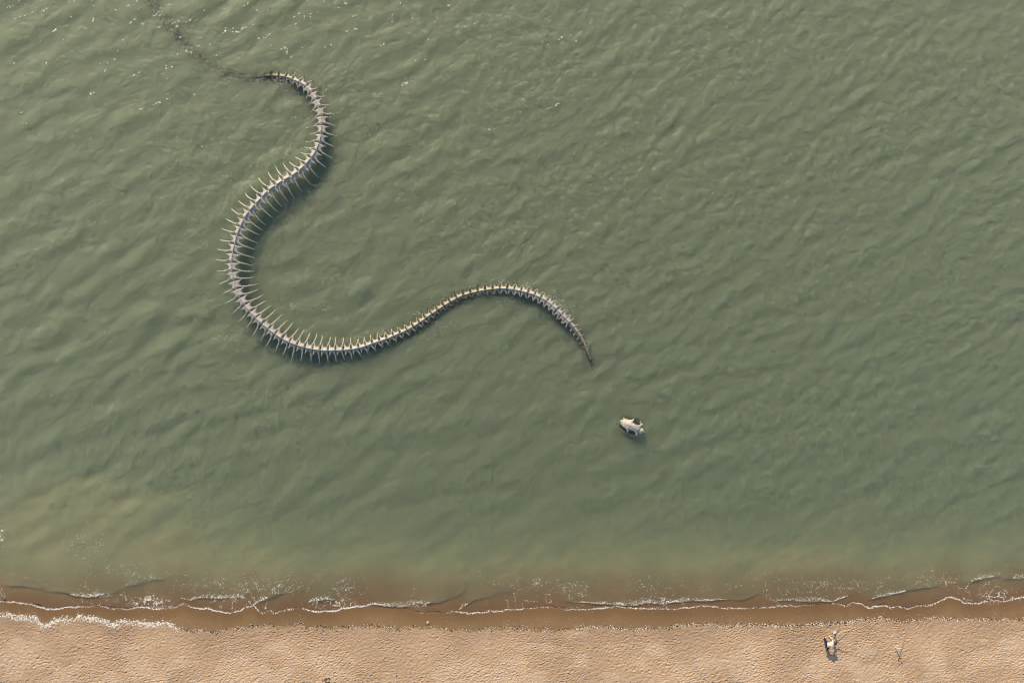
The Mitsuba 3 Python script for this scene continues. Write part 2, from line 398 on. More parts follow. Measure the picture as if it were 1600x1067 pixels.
dense = np.arange(0, arc[-1], 0.05)
curve = at(dense)
kern = np.hanning(25)
kern /= kern.sum()
pad = np.vstack([np.repeat(curve[:1], 12, 0), curve, np.repeat(curve[-1:], 12, 0)])
curve = np.stack([np.convolve(pad[:, j], kern, 'valid') for j in range(3)], -1)
i_of = lambda px, py, z: arc[[i for i, p in enumerate(SPINE) if p[:2] == (px, py)][0]]
key_s = [0, i_of(240, 10, 0), i_of(385, 121, 0), i_of(438.5, 118.5, 0), i_of(482.8, 139.5, 0), i_of(502.3, 188.3, 0), i_of(440, 282.5, 0), i_of(361.3, 406, 0), i_of(450.8, 534, 0), i_of(599, 530.5, 0), i_of(756.5, 453, 0), i_of(863, 476.7, 0),
         i_of(896.8, 511.5, 0), i_of(915.5, 541, 0), i_of(925.3, 569.5, 0), arc[-1]]
PITCH = [0.50, 0.58, 0.66, 0.70, 0.80, 0.84, 0.84, 0.85, 0.74, 0.68, 0.70, 0.62, 0.56, 0.50, 0.45, 0.45]
WIDTH = [0.75, 1.05, 0.85, 0.70, 0.92, 1.08, 1.14, 1.14, 1.06, 0.88, 0.82, 1.02, 0.92, 0.72, 0.45, 0.40]
REACH = [0.20, 0.25, 0.3, 0.38, 0.52, 0.75, 1.20, 1.27, 1.10, 0.42, 0.22, 0.17, 0.17, 0.20, 0.2, 0.1]


def vertebra_mesh(kind):
    """Unit vertebra: one long in x (front at +x), about one wide in y, the top ridge at z = 0."""
    x = np.linspace(-0.385, 0.385, 23)
    narrow = kind == 'neck'
    rear, waist, front = (0.50, 0.25, 0.44) if not narrow else (0.20, 0.085, 0.22)
    hw = np.interp(x, [-0.385, -0.375, -0.32, -0.24, -0.14, -0.02, 0.12, 0.22, 0.29, 0.355, 0.385], [rear * 0.70, rear * 0.92, rear, rear * 0.84, waist * 1.18, waist * 1.0, waist * 1.0, waist * 1.25, front * 0.92, front, front * 0.72])
    ridge = np.interp(x, [-0.385, -0.3, 0.2, 0.385], [-0.03, -0.005, 0.0, -0.045])
    rings = []
    for xi, w, rz in zip(x, hw, ridge):
        drop = 0.15 + 0.05 * (w - waist) / max(rear - waist, 1e-6)
        half = [(0.016, rz), (0.030, rz - 0.055), (0.45 * w, rz - 0.05 - 0.42 * drop), (0.8 * w, rz - 0.04 - 0.80 * drop), (w, -drop - 0.03), (0.985 * w, -drop - 0.085), (0.70 * w, -drop - 0.09),
                (0.24 + 0.10 * w, -0.50), (0.25, -0.80), (0.10, -1.05)]
        half = [(max(a, 0.004), b) for a, b in half]
        rings.append([(xi, a, b) for a, b in half] + [(xi, -a, b) for a, b in half[::-1]])
    R = np.array(rings)
    n, m = R.shape[:2]
    V = np.vstack([R.reshape(-1, 3), [[x[0], 0, -0.36]], [[x[-1], 0, -0.36]]])
    Fc = []
    for i in range(n - 1):
        for j in range(m):
            k = (j + 1) % m
            Fc += [[i * m + j, (i + 1) * m + k, i * m + k], [i * m + j, (i + 1) * m + j, (i + 1) * m + k]]
    for j in range(m):
        k = (j + 1) % m
        Fc += [[n * m, j, k], [n * m + 1, (n - 1) * m + k, (n - 1) * m + j]]
    body = trimesh.Trimesh(V, Fc, process=False)
    if body.volume < 0:
        body.invert()
    parts = [man(body), hull(((-0.36, 0, -0.50), 0.14), ((-0.60, 0, -0.52), 0.11)), hull(((-0.38, 0, -0.05), 0.024), ((-0.60, 0, -0.06), 0.020), n=8)]
    for s in (-1, 1):
        o = front + (0.14 if not narrow else 0.30)
        parts.append(hull(((0.26, s * front * 0.62, -0.22), 0.07), ((0.38, s * front * 1.0, -0.27), 0.06), n=10))
        parts.append(hull(((0.36, s * front * 0.95, -0.26), 0.066), ((0.50, s * o, -0.30), 0.034), n=10))
        parts.append(hull(((-0.30, s * rear * 0.86, -0.25), 0.06), ((-0.34, s * rear * 1.10, -0.29), 0.04), n=8))
        parts.append(hull(((0.30, s * 0.12, -0.40), 0.12), ((0.40, s * front * 0.9, -0.32), 0.055), n=10))
    return tri(union(parts).simplify(0.002))


def rib_mesh(reach, drop, lean, side, rough):
    s = np.linspace(0, 1, 12)
    y = 0.46 + reach * (s ** 0.95)
    z = -0.30 - drop * (0.30 * s + 0.70 * s ** 2.0)
    x = 0.42 + lean * s + rough * np.sin(s * 2.6) * 0.10
    rad = 0.060 * np.interp(s, [0, 0.1, 0.5, 0.85, 1], [1.25, 1.0, 0.85, 0.6, 0.28])
    return tube(np.stack([x, side * y, z], -1), rad, 7)


VERT = {k: mikit.ply(vertebra_mesh(k), 'bone_metal', smooth=32) for k in ('body', 'neck')}
tail_bone = union([hull(((-0.40, 0, -0.20), 0.17), ((0.0, 0, -0.17), 0.14), ((0.45, 0, -0.20), 0.17), n=16), hull(((-0.36, -0.42, -0.30), 0.09), ((-0.36, 0.42, -0.30), 0.09), ((0.40, -0.34, -0.30), 0.08), ((0.40, 0.34, -0.30), 0.08), n=12)])
VERT['tail'] = mikit.ply(tri(tail_bone), 'bone_metal', smooth=40)
tag('serpent_skeleton', 'huge pale serpent skeleton of vertebrae and ribs curving through the green water', 'skeleton sculpture')
s, nv = 0.6, 0
jr = np.random.default_rng(11)
while s < arc[-1] - 0.5:
    pitch, width, reach = (float(np.interp(s, key_s, v)) for v in (PITCH, WIDTH, REACH))
    i = min(int(s / 0.05), len(curve) - 2)
    p = curve[i]
    f = curve[min(i + 8, len(curve) - 1)] - curve[max(i - 8, 0)]
    f /= np.linalg.norm(f)
    left = np.cross([0, 0, 1], f)
    left /= np.linalg.norm(left)
    up = np.cross(f, left)
    roll = jr.normal(0, 0.03)
    l2, u2 = left * math.cos(roll) + up * math.sin(roll), up * math.cos(roll) - left * math.sin(roll)
    long_ = pitch * 0.97
    hgt = (0.55 + 0.45 * width) * 0.95 * (0.55 + 0.45 * smooth01(-0.02, 0.3, p[2]))
    Mt = np.eye(4)
    Mt[:3, 0], Mt[:3, 1], Mt[:3, 2], Mt[:3, 3] = f * long_, l2 * width, u2 * hgt, p
    neck = s > i_of(890.8, 504, 0)
    if p[2] < -0.9 and neck:                          # the neck runs deep through the murky water to the skull
        s += pitch
        continue
    k = f'serpent_skeleton__{num("vertebra", nv)}'
    scene[k] = {**VERT['neck' if neck else 'tail' if s < i_of(405, 121, 0) else 'body'], 'to_world': T(Mt.tolist())}
    if i_of(405, 121, 0) < s < i_of(915.5, 541, 0):
        Mr = np.eye(4)
        Mr[:3, 0], Mr[:3, 1], Mr[:3, 2], Mr[:3, 3] = f, l2, u2, p
        drop = min(max(p[2] - 0.42, 0.42), 0.66) * jr.uniform(0.92, 1.08)
        for j, side in enumerate((1, -1)):
            m = rib_mesh(reach * jr.uniform(0.96, 1.05), drop, jr.normal(0.02, 0.05), side, jr.uniform(0.2, 1.0))
            Ms = Mr @ np.diag([1, 1, 1, 1.0])
            m.vertices = m.vertices * np.array([1, 1, 1]) + np.array([0.42 * (long_ - 1), side * 0.46 * (width * (0.85 if neck else 1.0) - 1), 0.30 * (1 - hgt)])
            add(f'{k}__{num("rib", j)}', m, 'bone_metal', 50, Ms)
    nv += 1
    s += pitch

# the skull, its braincase towards the neck, its snout towards the beach
c = 0.00394
ax = np.array([0.894, -0.447, 0.0])
lat = np.array([0.447, 0.894, 0.0])
skull_o = W(969.3, 656.8, 0.35)
MS = np.eye(4)
MS[:3, 0], MS[:3, 1], MS[:3, 2], MS[:3, 3] = ax, lat, [0, 0, 1], [skull_o[0], skull_o[1], 0]
q = lambda a, l, z: (a * c, l * c, z)
cran = [hull((q(20, 0, .16), .08), (q(60, 28, .22), .08), (q(60, -28, .22), .08), (q(130, 80, .40), .09), (q(130, -80, .40), .09), (q(150, 0, .62), .07), n=16),
        hull((q(130, 75, .42), .10), (q(130, -75, .42), .10), (q(235, 92, .56), .09), (q(235, -92, .56), .09), (q(160, 0, .66), .06), (q(245, 0, .76), .06), n=16),
        hull((q(225, 70, .58), .08), (q(225, -70, .58), .08), (q(330, 62, .66), .06), (q(330, -62, .66), .06), (q(250, 0, .76), .05), (q(360, 0, .76), .05), n=16),
        hull((q(320, 60, .66), .06), (q(320, -60, .66), .06), (q(430, 62, .62), .06), (q(430, -62, .62), .06), (q(460, 0, .66), .06), (q(340, 0, .76), .05), n=16),
        hull((q(350, 0, .72), .05), (q(470, 0, .58), .05), (q(470, -14, .42), .06), (q(470, 14, .42), .06), n=12)]
for sgn in (-1, 1):
    cran += [hull((q(95, sgn * 45, .32), .06), (q(262, sgn * 148, .47), .045), (q(245, 0, .72), .06), (q(150, 0, .60), .05), n=14), hull((q(370, sgn * 40, .68), .05), (q(497, sgn * 148, .47), .04), (q(470, sgn * 20, .58), .05), n=14)]
    cran += [hull((q(240, sgn * 70, .58), .09), (q(262, sgn * 140, .50), .06), (q(205, sgn * 88, .50), .08), n=14),
             hull((q(262, sgn * 138, .50), .06), (q(270, sgn * 158, .40), .045), (q(272, sgn * 158, .15), .05), n=12),
             hull((q(420, sgn * 58, .60), .07), (q(490, sgn * 138, .48), .06), (q(455, sgn * 60, .56), .07), n=14),
             hull((q(490, sgn * 138, .48), .06), (q(502, sgn * 158, .36), .045), (q(500, sgn * 150, .12), .05), n=12),
             hull((q(100, sgn * 55, .30), .09), (q(60, sgn * 70, .05), .07), (q(20, sgn * 90, -.25), .06), n=12)]
grooves = [hull((q(190, 14, .74), .035), (q(330, 16, .79), .035), n=8), hull((q(190, -14, .74), .035), (q(330, -16, .79), .035), n=8), hull((q(345, 30, .76), .035), (q(440, 34, .70), .035), n=8), hull((q(345, -30, .76), .035), (q(440, -34, .70), .035), n=8)]
cranium = union(cran) - union(grooves)
add('serpent_skeleton__skull', cranium, 'bone_metal', 22, MS)
labels['serpent_skeleton__skull'] = {'label': 'pale serpent skull standing alone in the water nearest the beach'}
a_ = np.linspace(0, 2 * np.pi, 29)[:-1]
for j, sgn in enumerate((1, -1)):
    loop = np.array([q(385 + 92 * math.cos(t), sgn * (140 + 82 * math.sin(t)), (0.14 if sgn > 0 else 0.30) - (0.20 if sgn > 0 else 0.13) * math.sin(t) + 0.06 * math.cos(t)) for t in np.linspace(0, 2 * np.pi, 33)])
    segs = [hull((loop[i], .034), (loop[i + 1], .034), n=10) for i in range(32)]
    add(f'serpent_skeleton__skull__{num("eye_socket", j)}', union(segs), 'bone_metal', 40, MS)
snout = [hull((q(478, 0, .50), .03), (q(547, 74, .42), .04), (q(547, -74, .42), .04), (q(556, 0, .60), .03), (q(640, 0, .34), .03), (q(560, 0, .20), .06), n=10)]
snout_groove = hull((q(490, 0, .545), .016), (q(556, 0, .64), .02), (q(640, 0, .385), .02), n=8)
add('serpent_skeleton__skull__snout', union(snout) - snout_groove, 'bone_metal', 25, MS)
for j, sgn in enumerate((1, -1)):
    jaw = tube([q(10, sgn * 120, -.30), q(150, sgn * 150, -.22), q(330, sgn * 150, -.16), q(500, sgn * 110, -.12), q(610, sgn * 40, -.10)], [0.06, .09, .09, .07, .05], 10)
    add(f'serpent_skeleton__skull__{num("lower_jaw", j)}', jaw, 'bone_metal', 40, MS)

# ------------------------------------------------------------------ foam, painted glints, shells and sea wrack: far too many flecks to count
OCT_V = np.array([[1, 0, 0], [0, 1, 0], [-1, 0, 0], [0, -1, 0], [0, 0, 0.7], [0, 0, -0.5]], float)
OCT_F = np.array([[0, 1, 4], [1, 2, 4], [2, 3, 4], [3, 0, 4], [1, 0, 5], [2, 1, 5], [3, 2, 5], [0, 3, 5]])


def flecks(P, size, aspect=1.0, angle=None, flat=0.5, seed=0):
    r = np.random.default_rng(seed)
    n = len(P)
    a = r.uniform(0, np.pi, n) if angle is None else angle + r.normal(0, 0.25, n)
    size = np.broadcast_to(size, n)
    v = OCT_V[None] * r.uniform(0.6, 1.25, (n, 6, 1))
    v = v * np.stack([size * aspect, size, size * flat], -1)[:, None]
    ca, sa = np.cos(a)[:, None], np.sin(a)[:, None]
    v = np.stack([v[..., 0] * ca - v[..., 1] * sa, v[..., 0] * sa + v[..., 1] * ca, v[..., 2]], -1) + P[:, None]
    return v.reshape(-1, 3), (OCT_F[None] + 6 * np.arange(n)[:, None, None]).reshape(-1, 3)


def surface(x, y):
    return np.maximum(wl(x, y), sand_level(np.asarray(x, float), np.asarray(y, float)))


fr = np.random.default_rng(77)
PTS, SZ = [], []


def put(x, y, size, z=None):
    x, y = np.atleast_1d(x), np.atleast_1d(y)
    z = surface(x, y) + 0.4 * size if z is None else z
    PTS.append(np.stack([x, y, z], -1))
    SZ.append(np.broadcast_to(size, len(x)).astype(float))


# the thin white edge of the water
strength = np.clip(1.6 * meshkit.fbm(np.stack([QA[:, 0] * 0.35, 0 * QA[:, 0], 0 * QA[:, 0]], -1), 3, 5) - 0.25, 0.02, 1)
pxA = QA[:, 0] / S + 800
strength *= np.interp(pxA, [0, 560, 600, 690, 740, 860, 900, 1080, 1300, 1340, 1480, 1600], [1.2, 1.1, .25, .08, .6, .25, .8, .35, .2, .8, 1.1, 1.0])
for rep in range(5):
    keep = (np.abs(QA[:, 0]) < 52) & (fr.random(len(QA)) < strength)
    x, y = QA[keep, 0] + fr.normal(0, .04, keep.sum()), QA[keep, 1] + fr.normal(0.0, 0.035, keep.sum())
    put(x, y, fr.uniform(0.022, 0.05, keep.sum()))
# crests of the little fronts
for q_, spans in zip(PF, FOAMY):
    for a, b in spans:
        seg = q_[int(a * len(q_)):max(int(b * len(q_)), int(a * len(q_)) + 3)]
        n = len(seg) * 8
        k = fr.integers(0, len(seg), n)
        wide = 0.20 * np.sin(np.pi * (k + 1) / (len(seg) + 1))
        dy = np.abs(fr.normal(0, 1, n)) * wide
        keep = fr.random(n) < 0.75 * meshkit.fbm(np.stack([seg[k, 0] * 1.1, dy * 2, 0 * dy], -1), 3, 8)
        put(seg[k, 0][keep] + fr.normal(0, .05, keep.sum()), seg[k, 1][keep] + dy[keep] + 0.02, fr.uniform(0.014, 0.042, keep.sum()))
# lacy strands behind the edge
n = 260000
x, t = fr.uniform(-50, 50, n), fr.gamma(1.6, 0.9, n) + 0.05
y = shore(x) + t
P3 = np.stack([x * 1.5, y * 1.5, 0 * x], -1)
rid = np.abs(meshkit.fbm(P3, 3, 12) - 0.5)
patch = meshkit.fbm(np.stack([x * 0.33, y * 0.45, 0 * x + 3], -1), 3, 14)
keep = (rid < 0.008) & (patch > 0.54 + 0.02 * t) & (t < 4.5)
put(x[keep], y[keep], fr.uniform(0.010, 0.026, keep.sum()))
keep = (fr.random(n) < 0.004 * np.exp(-t / 2.0)) & (patch > 0.48)
put(x[keep], y[keep], fr.uniform(0.008, 0.022, keep.sum()))
# the broad old foam at the left end and near (270, 940)
for cx, cy, rx, ry, cnt in [(236, 939, 26, 8, 700), (150, 929, 16, 3, 220), (520, 941, 30, 6, 420), (1560, 931, 26, 8, 420), (1040, 939, 26, 6, 420), (640, 943, 36, 3, 260), (225, 900, 40, 10, 160), (350, 912, 70, 8, 220), (430, 918, 30, 8, 240), (545, 915, 20, 12, 150),
                             (840, 912, 40, 8, 160), (900, 918, 26, 10, 160), (1030, 918, 70, 8, 140), (1290, 915, 60, 10, 240), (1440, 905, 60, 8, 120), (1370, 913, 40, 10, 120), (3, 838, 3, 12, 160), (130, 850, 26, 26, 160), (200, 885, 46, 12, 160)]:
    n = cnt * 6
    px, py = cx + rx * fr.normal(0, .6, n), cy + ry * fr.normal(0, .6, n)
    w3 = np.stack([px * 0.14, py * 0.14, 0 * px + cx], -1)
    keep = np.abs(meshkit.fbm(w3, 3, 19) - 0.5) < 0.04
    x, y = (px[keep] - 800) * S, (533.5 - py[keep]) * S
    put(x, y, fr.uniform(0.012, 0.030, keep.sum()))
scene['sea_foam'] = mikit.ply(flecks(np.vstack(PTS), np.concatenate(SZ), 1.3, None, 0.35, 1), 'foam', smooth=False)
tag('sea_foam', 'thin white foam edge and lacy foam flecks along the waterline', kind='stuff')

# white flecks: painted sun glints on open water, foam where bones break the surface
PTS, SZ = [], []
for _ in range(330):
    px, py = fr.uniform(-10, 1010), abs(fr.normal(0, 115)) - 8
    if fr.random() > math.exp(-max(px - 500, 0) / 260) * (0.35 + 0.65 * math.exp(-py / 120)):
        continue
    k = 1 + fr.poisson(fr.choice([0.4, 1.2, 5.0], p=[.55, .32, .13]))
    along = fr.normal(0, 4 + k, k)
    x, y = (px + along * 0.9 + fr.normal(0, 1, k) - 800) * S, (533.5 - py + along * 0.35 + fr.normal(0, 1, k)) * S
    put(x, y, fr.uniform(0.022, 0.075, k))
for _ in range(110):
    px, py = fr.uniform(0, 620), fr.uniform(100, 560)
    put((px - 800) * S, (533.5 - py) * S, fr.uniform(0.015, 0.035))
SPLASH = [(462, 118, 14, 5, 55), (448, 128, 14, 6, 60), (440, 142, 16, 14, 50), (505, 155, 8, 14, 24), (512, 180, 8, 14, 24), (400, 126, 10, 2, 14), (690, 468, 22, 7, 24), (780, 440, 34, 5, 80), (745, 446, 14, 5, 30), (600, 520, 22, 5, 36), (655, 490, 18, 5, 22),
          (820, 447, 14, 6, 46), (868, 467, 12, 8, 46), (888, 482, 10, 8, 26), (560, 527, 12, 4, 14), (790, 470, 20, 6, 22), (690, 510, 30, 8, 26), (920, 540, 5, 8, 18), (660, 528, 18, 6, 16), (977, 678, 6, 3, 6), (455, 480, 12, 6, 16), (508, 480, 10, 6, 14), (345, 530, 20, 6, 20)]
for cx, cy, rx, ry, cnt in SPLASH:
    px, py = cx + rx * fr.normal(0, .6, cnt), cy + ry * fr.normal(0, .6, cnt)
    put((px - 800) * S, (533.5 - py) * S, fr.uniform(0.010, 0.034, cnt))
scene['glint_and_foam_flecks'] = mikit.ply(flecks(np.vstack(PTS), np.concatenate(SZ), 1.7, 0.38, 0.35, 2), 'foam', smooth=False)
tag('glint_and_foam_flecks', 'small white flecks painted in as sun glints on wave crests, with foam around the bones', kind='stuff')

# the upper line of froth, shells and dark wrack
PTS, SZ = [], []
pxB = QB[:, 0] / S + 800
white = np.interp(pxB, [0, 10, 268, 290, 380, 430, 900, 1000, 1180, 1600], [0.7, 1.6, 1.5, 0.55, 0.40, 0.20, 0.42, 0.75, 0.6, 0.55])
thick = np.interp(pxB, [0, 268, 300, 1600], [0.17, 0.15, 0.12, 0.10])
for rep in range(9):
    keep = (np.abs(QB[:, 0]) < 52) & (fr.random(len(QB)) < 0.55 * white * (0.05 + 1.9 * meshkit.fbm(np.stack([QB[:, 0] * 0.8, 0 * pxB, 0 * pxB + rep * 0.1], -1), 2, 25)))
    n = keep.sum()
    put(QB[keep, 0] + fr.normal(0, .05, n), QB[keep, 1] + thick[keep] * fr.normal(0.35, 1, n), fr.gamma(3.0, 0.010, n).clip(0.008, 0.06) * np.where(pxB[keep] < 280, 1.35, 0.9))
n = 3200
x = fr.uniform(-50, 50, n)
x = x[meshkit.fbm(np.stack([x * 0.5, 0 * x, 0 * x + 9], -1), 3, 29) > 0.5]
n = len(x)
put(x, swash(x) + np.abs(fr.normal(0, 0.6, n)), fr.uniform(0.007, 0.020, n))
m_ = np.concatenate([p[:, 0] for p in PTS])
scene['shell_line'] = mikit.ply(flecks(np.vstack(PTS), np.concatenate(SZ), 1.2, None, 0.5, 3), 'shell_white', smooth=False)
tag('shell_line', 'ragged white line of froth and broken shells on the upper swash mark', kind='stuff')
PTS, SZ = [], []
for rep in range(4):
    keep = (np.abs(QB[:, 0]) < 52) & (fr.random(len(QB)) < 0.24 * np.interp(pxB, [0, 270, 300, 1600], [0.25, 0.35, 1, 1]))
    n = keep.sum()
    put(QB[keep, 0] + fr.normal(0, .05, n), QB[keep, 1] + fr.normal(0.02, 0.10, n), fr.uniform(0.02, 0.055, n))
n = 260
put(fr.uniform(-50, 50, n), -27 - 5.5 * fr.random(n), fr.uniform(0.015, 0.04, n))
scene['wrack_line'] = mikit.ply(flecks(np.vstack(PTS), np.concatenate(SZ), 1.7, None, 0.5, 4), 'weed_dark', smooth=False)
tag('wrack_line', 'dark scraps of seaweed and mussel shells along the swash mark', kind='stuff')

# ------------------------------------------------------------------ single things lying on the sand
def clump(key, px, py, pieces, size, label, category, seed, material='weed_dark', ringed=False):
    r = np.random.default_rng(seed)
    o = W(px, py)
    parts = []
    for i in range(pieces):
        if ringed:
            a = math.radians(20 + 300 * i / pieces)
            start = np.array([size * math.cos(a), size * 0.72 * math.sin(a), 0])
            a2 = math.radians(20 + 300 * (i + 1.2) / pieces)
            end = np.array([size * math.cos(a2), size * 0.72 * math.sin(a2), 0])
        else:
            start = np.append(r.normal(0, size * 0.35, 2), 0)
            end = start + np.append(r.normal(0, size * 0.6, 2), 0)
        mid = (start + end) / 2 + [0, 0, 0.05 * size]
        pts = [start, mid + [0, 0, 0.03], end]
        for p in pts:
            p += np.append(r.normal(0, size * 0.07, 2), 0)
            p[2] = float(sand_level(np.array([o[0] + p[0]]), np.array([o[1] + p[1]]))[0]) + 0.25 * 0.2 * size
        rad = size * r.uniform(0.13, 0.24)
        parts += [hull((pts[0], rad * 0.7), (pts[1], rad), n=8), hull((pts[1], rad), (pts[2], rad * 0.4), n=8)]
    m = tri(union(parts))
    m.vertices += np.array([o[0], o[1], 0])
    add(key, m, material, 40)
    tag(key, label, category)


clump('seaweed_clump', 513.5, 1059.2, 9, 0.26, 'dark ring shaped tangle of seaweed on the dry sand at the photo bottom edge', 'seaweed', 3, ringed=True)
clump('driftwood_piece', 505, 1060.2, 3, 0.12, 'short dark stick lying just left of the ring shaped seaweed', 'driftwood', 4, 'driftwood')
clump('seaweed_clump_001', 621, 1051.2, 4, 0.15, 'small dark seaweed scrap on dry sand, right of the ring shaped seaweed', 'seaweed', 5)
clump('seaweed_clump_002', 468.5, 973, 4, 0.13, 'dark seaweed knot on wet sand by the shell line, left of the buoy', 'seaweed', 6)
clump('seaweed_clump_003', 1482, 968, 4, 0.13, 'small dark seaweed tuft on the shell line, right of the red handled rod', 'seaweed', 7)
clump('seaweed_clump_004', 1394.5, 1003.3, 3, 0.11, 'brown seaweed scrap on sand beside the lone tripod rod rest', 'seaweed', 8, 'driftwood')
clump('orange_scrap', 1525, 1005.5, 3, 0.09, 'small orange scrap of litter on the sand at the right', 'litter', 9, 'orange_plastic')

o = W(668.5, 971.3)
zb = float(sand_level(np.array([o[0]]), np.array([o[1]]))[0])
fl = union([ball((0, 0, 0.075), 0.10, 24), hull(((0.0, 0, 0.16), 0.035), ((0.0, 0, 0.2), 0.03))]) - hull(((0, -.1, .205), .012), ((0, .1, .205), .012))
add('white_buoy', tri(fl.translate([o[0], o[1], zb])), 'white_plastic', 40)
tag('white_buoy', 'small round white buoy stranded on the wet brown sand', 'buoy')


# ------------------------------------------------------------------ fishing tackle
def ground(x, y):
    return float(sand_level(np.array([x]), np.array([y]))[0])


def rod(key, butt, tip, label, grip, blank, reel_at=0.22, reel_side=1, sag=0.12, thin=1.0):
    """butt, tip: (px, py, height above the sand)."""
    def pt(t):
        z0 = ground(*W(t[0], t[1], 0.4)[:2])
        return W(t[0], t[1], z0 + t[2])
    a, b = pt(butt), pt(tip)
    s_ = np.linspace(0, 1, 16)
    P = a + (b - a) * s_[:, None]
    P[:, 2] += sag * np.sin(np.pi * s_) * 0.6
    add(f'{key}__blank', tube(P, thin * np.interp(s_, [0, .3, 1], [0.026, 0.024, 0.010]), 8), blank, 50)
    i0 = P[0] - (P[1] - P[0]) * 0.12
    add(f'{key}__grip', tube([i0, P[0], P[1], P[2] * 0.4 + P[1] * 0.6], [0.034, 0.036, 0.030, 0.026], 10), grip, 50)
    d = (P[4] - P[3]) / np.linalg.norm(P[4] - P[3])
    side = np.cross(d, [0, 0, 1])
    side /= np.linalg.norm(side)
    c0 = a + (b - a) * reel_at + side * 0.02 + np.array([0, 0, -0.02])
    body = union([hull((c0, 0.02), (c0 + side * 0.09 * reel_side, 0.024)), hull((c0 + side * 0.10 * reel_side - d * 0.05, 0.055), (c0 + side * 0.10 * reel_side + d * 0.10, 0.045), n=14), hull((c0 + side * 0.10 * reel_side, .02), (c0 + side * .16 * reel_side + d * .03, .015))])
    add(f'{key}__reel', body, 'white_plastic', 40)
    for j, t in enumerate((0.42, 0.58, 0.72, 0.85, 0.99)):
        g = a + (b - a) * t
        g = np.array([g[0], g[1], np.interp(t, s_, P[:, 2])]) - np.array([0, 0, 0.03])
        lp = [g + 0.022 * (math.cos(w) * side + math.sin(w) * np.array([0, 0, 1])) for w in np.linspace(0, 2 * np.pi, 9)]
        add(f'{key}__{num("line_guide", j)}', union([hull((lp[i], .005), (lp[i + 1], .005), n=5) for i in range(8)]), 'steel', 40)
    tag(key, label, 'fishing rod')


def tripod(key, apex, feet, label, thick=0.022):
    zb = ground(*W(apex[0], apex[1], 1)[:2])
    top = W(apex[0], apex[1], zb + apex[2])
    for j, (px, py, r_) in enumerate(feet):
        f_ = W(px, py)
        f_ = W(px, py, ground(f_[0], f_[1]))
        e = top + (f_ - top) * 1.03
        add(f'{key}__{num("leg", j)}', tube([top, (top + e) / 2, e], [thick * r_, thick * 0.85 * r_, thick * 0.7 * r_], 10), 'white_plastic', 50)
    add(f'{key}__head', union([ball(top + [0, 0, .02], .05, 14), hull((top + [-.10, -.06, .05], .018), (top + [.10, .06, .05], .018)), hull((top + [-.10, -.06, .05], .016), (top + [-.11, -.07, .12], .016)), hull((top + [.10, .06, .05], .016), (top + [.11, .07, .12], .016))]), 'steel', 40)
    tag(key, label, 'rod rest')


tripod('rod_rest', (1302.8, 1000.0, 0.80), [(1295.6, 993.0, 1.7), (1306.6, 996.0, 0.9), (1302.5, 1004.0, 1.0)], 'white tripod rod rest in front of the bending person in cream', 0.026)
tripod('rod_rest_001', (1405.2, 1013.2, 0.75), [(1398.6, 1010.6, 1.5), (1399.0, 1015.5, 0.9), (1408.3, 1011.8, 1.3)], 'white tripod rod rest standing alone on the sand under the red handled rod', 0.026)
rod('fishing_rod', (1303.8, 1005.6, 0.35), (1331.5, 982.3, 1.9), 'dark fishing rod leaning beside the head of the person in cream', 'carbon_black', 'carbon_black', 0.16, 1)
rod('fishing_rod_001', (1300.8, 1000.6, 0.45), (1313.0, 976.0, 2.0), 'dark fishing rod behind the white and navy bag, left of its neighbour', 'carbon_black', 'rod_brown', 0.14, -1)
rod('fishing_rod_002', (1403.6, 1031.3, 0.30), (1417.2, 983.0, 2.3), 'thin brown fishing rod with a dark red butt on the lone rod rest', 'butt_red', 'rod_tan', 0.19, 1, thin=0.7)

# a small tackle bag hanging from the second rod
bo = W(1304.4, 989.3, 0.85)
bl, bp = np.array([0.36, 0.93, 0]), np.array([0.93, -0.36, 0])
bag = hull((bo + bl * .14 - bp * .05, .05), (bo + bl * .14 + bp * .05, .05), (bo - bl * .12 - bp * .10, .06), (bo - bl * .12 + bp * .10, .06), (bo - bl * .1 + [0, 0, -.24], .07), (bo + bl * .1 + [0, 0, -.22], .06), n=16)
up_half = bag.trim_by_plane([-bp[0] * 0.55 + bl[0], -bp[1] * 0.55 + bl[1], 0.45], float(np.dot([-bp[0] * 0.55 + bl[0], -bp[1] * 0.55 + bl[1], 0.45], bo)) / np.linalg.norm([-bp[0] * 0.55 + bl[0], -bp[1] * 0.55 + bl[1], 0.45]))
add('tackle_bag__flap', up_half.refine_to_length(0.08), 'white_plastic', 40)
add('tackle_bag__body', (bag - up_half).scale([1, 1, 1]), 'navy_fabric', 40)
st = tube([bo + bl * .17 + [0, 0, .02], bo + bl * .24 + [0, 0, .10], bo + bl * .30 + [0, 0, .16]], .012, 6)
add('tackle_bag__strap', st, 'white_plastic', 50)
tag('tackle_bag', 'small white and navy bag hanging on the rod by the person', 'bag')

# ------------------------------------------------------------------ the person, bending forward over the rod rest
gz = ground(29.4, -28.3)
PW = lambda px, py, h: W(px, py, gz + h)
footA, footB = PW(1288.0, 996.6, 0.07), PW(1292.0, 1013.6, 0.07)
kneeA, kneeB = PW(1289.9, 1001.0, 0.50), PW(1294.6, 1011.0, 0.50)
hip = PW(1293.0, 1006.6, 0.92)
hA, hB = hip + [0, 0.09, -0.02], hip + [0, -0.09, -0.02]
chest = PW(1299.6, 1006.2, 1.14)
belly = (hip + chest) / 2 + [0, 0, 0.03]
shA, shB = chest + [0.06, 0.20, 0.02], chest + [0.03, -0.21, 0.02]
neckp = chest + [0.16, 0.03, 0.05]
head = PW(1304.3, 1004.8, 1.16)
elA, elB = shA + [0.12, 0.14, -0.22], shB + [0.26, 0.08, -0.17]
haA, haB = PW(1303.4, 1000.8, 0.80), PW(1305.2, 1001.8, 0.76)


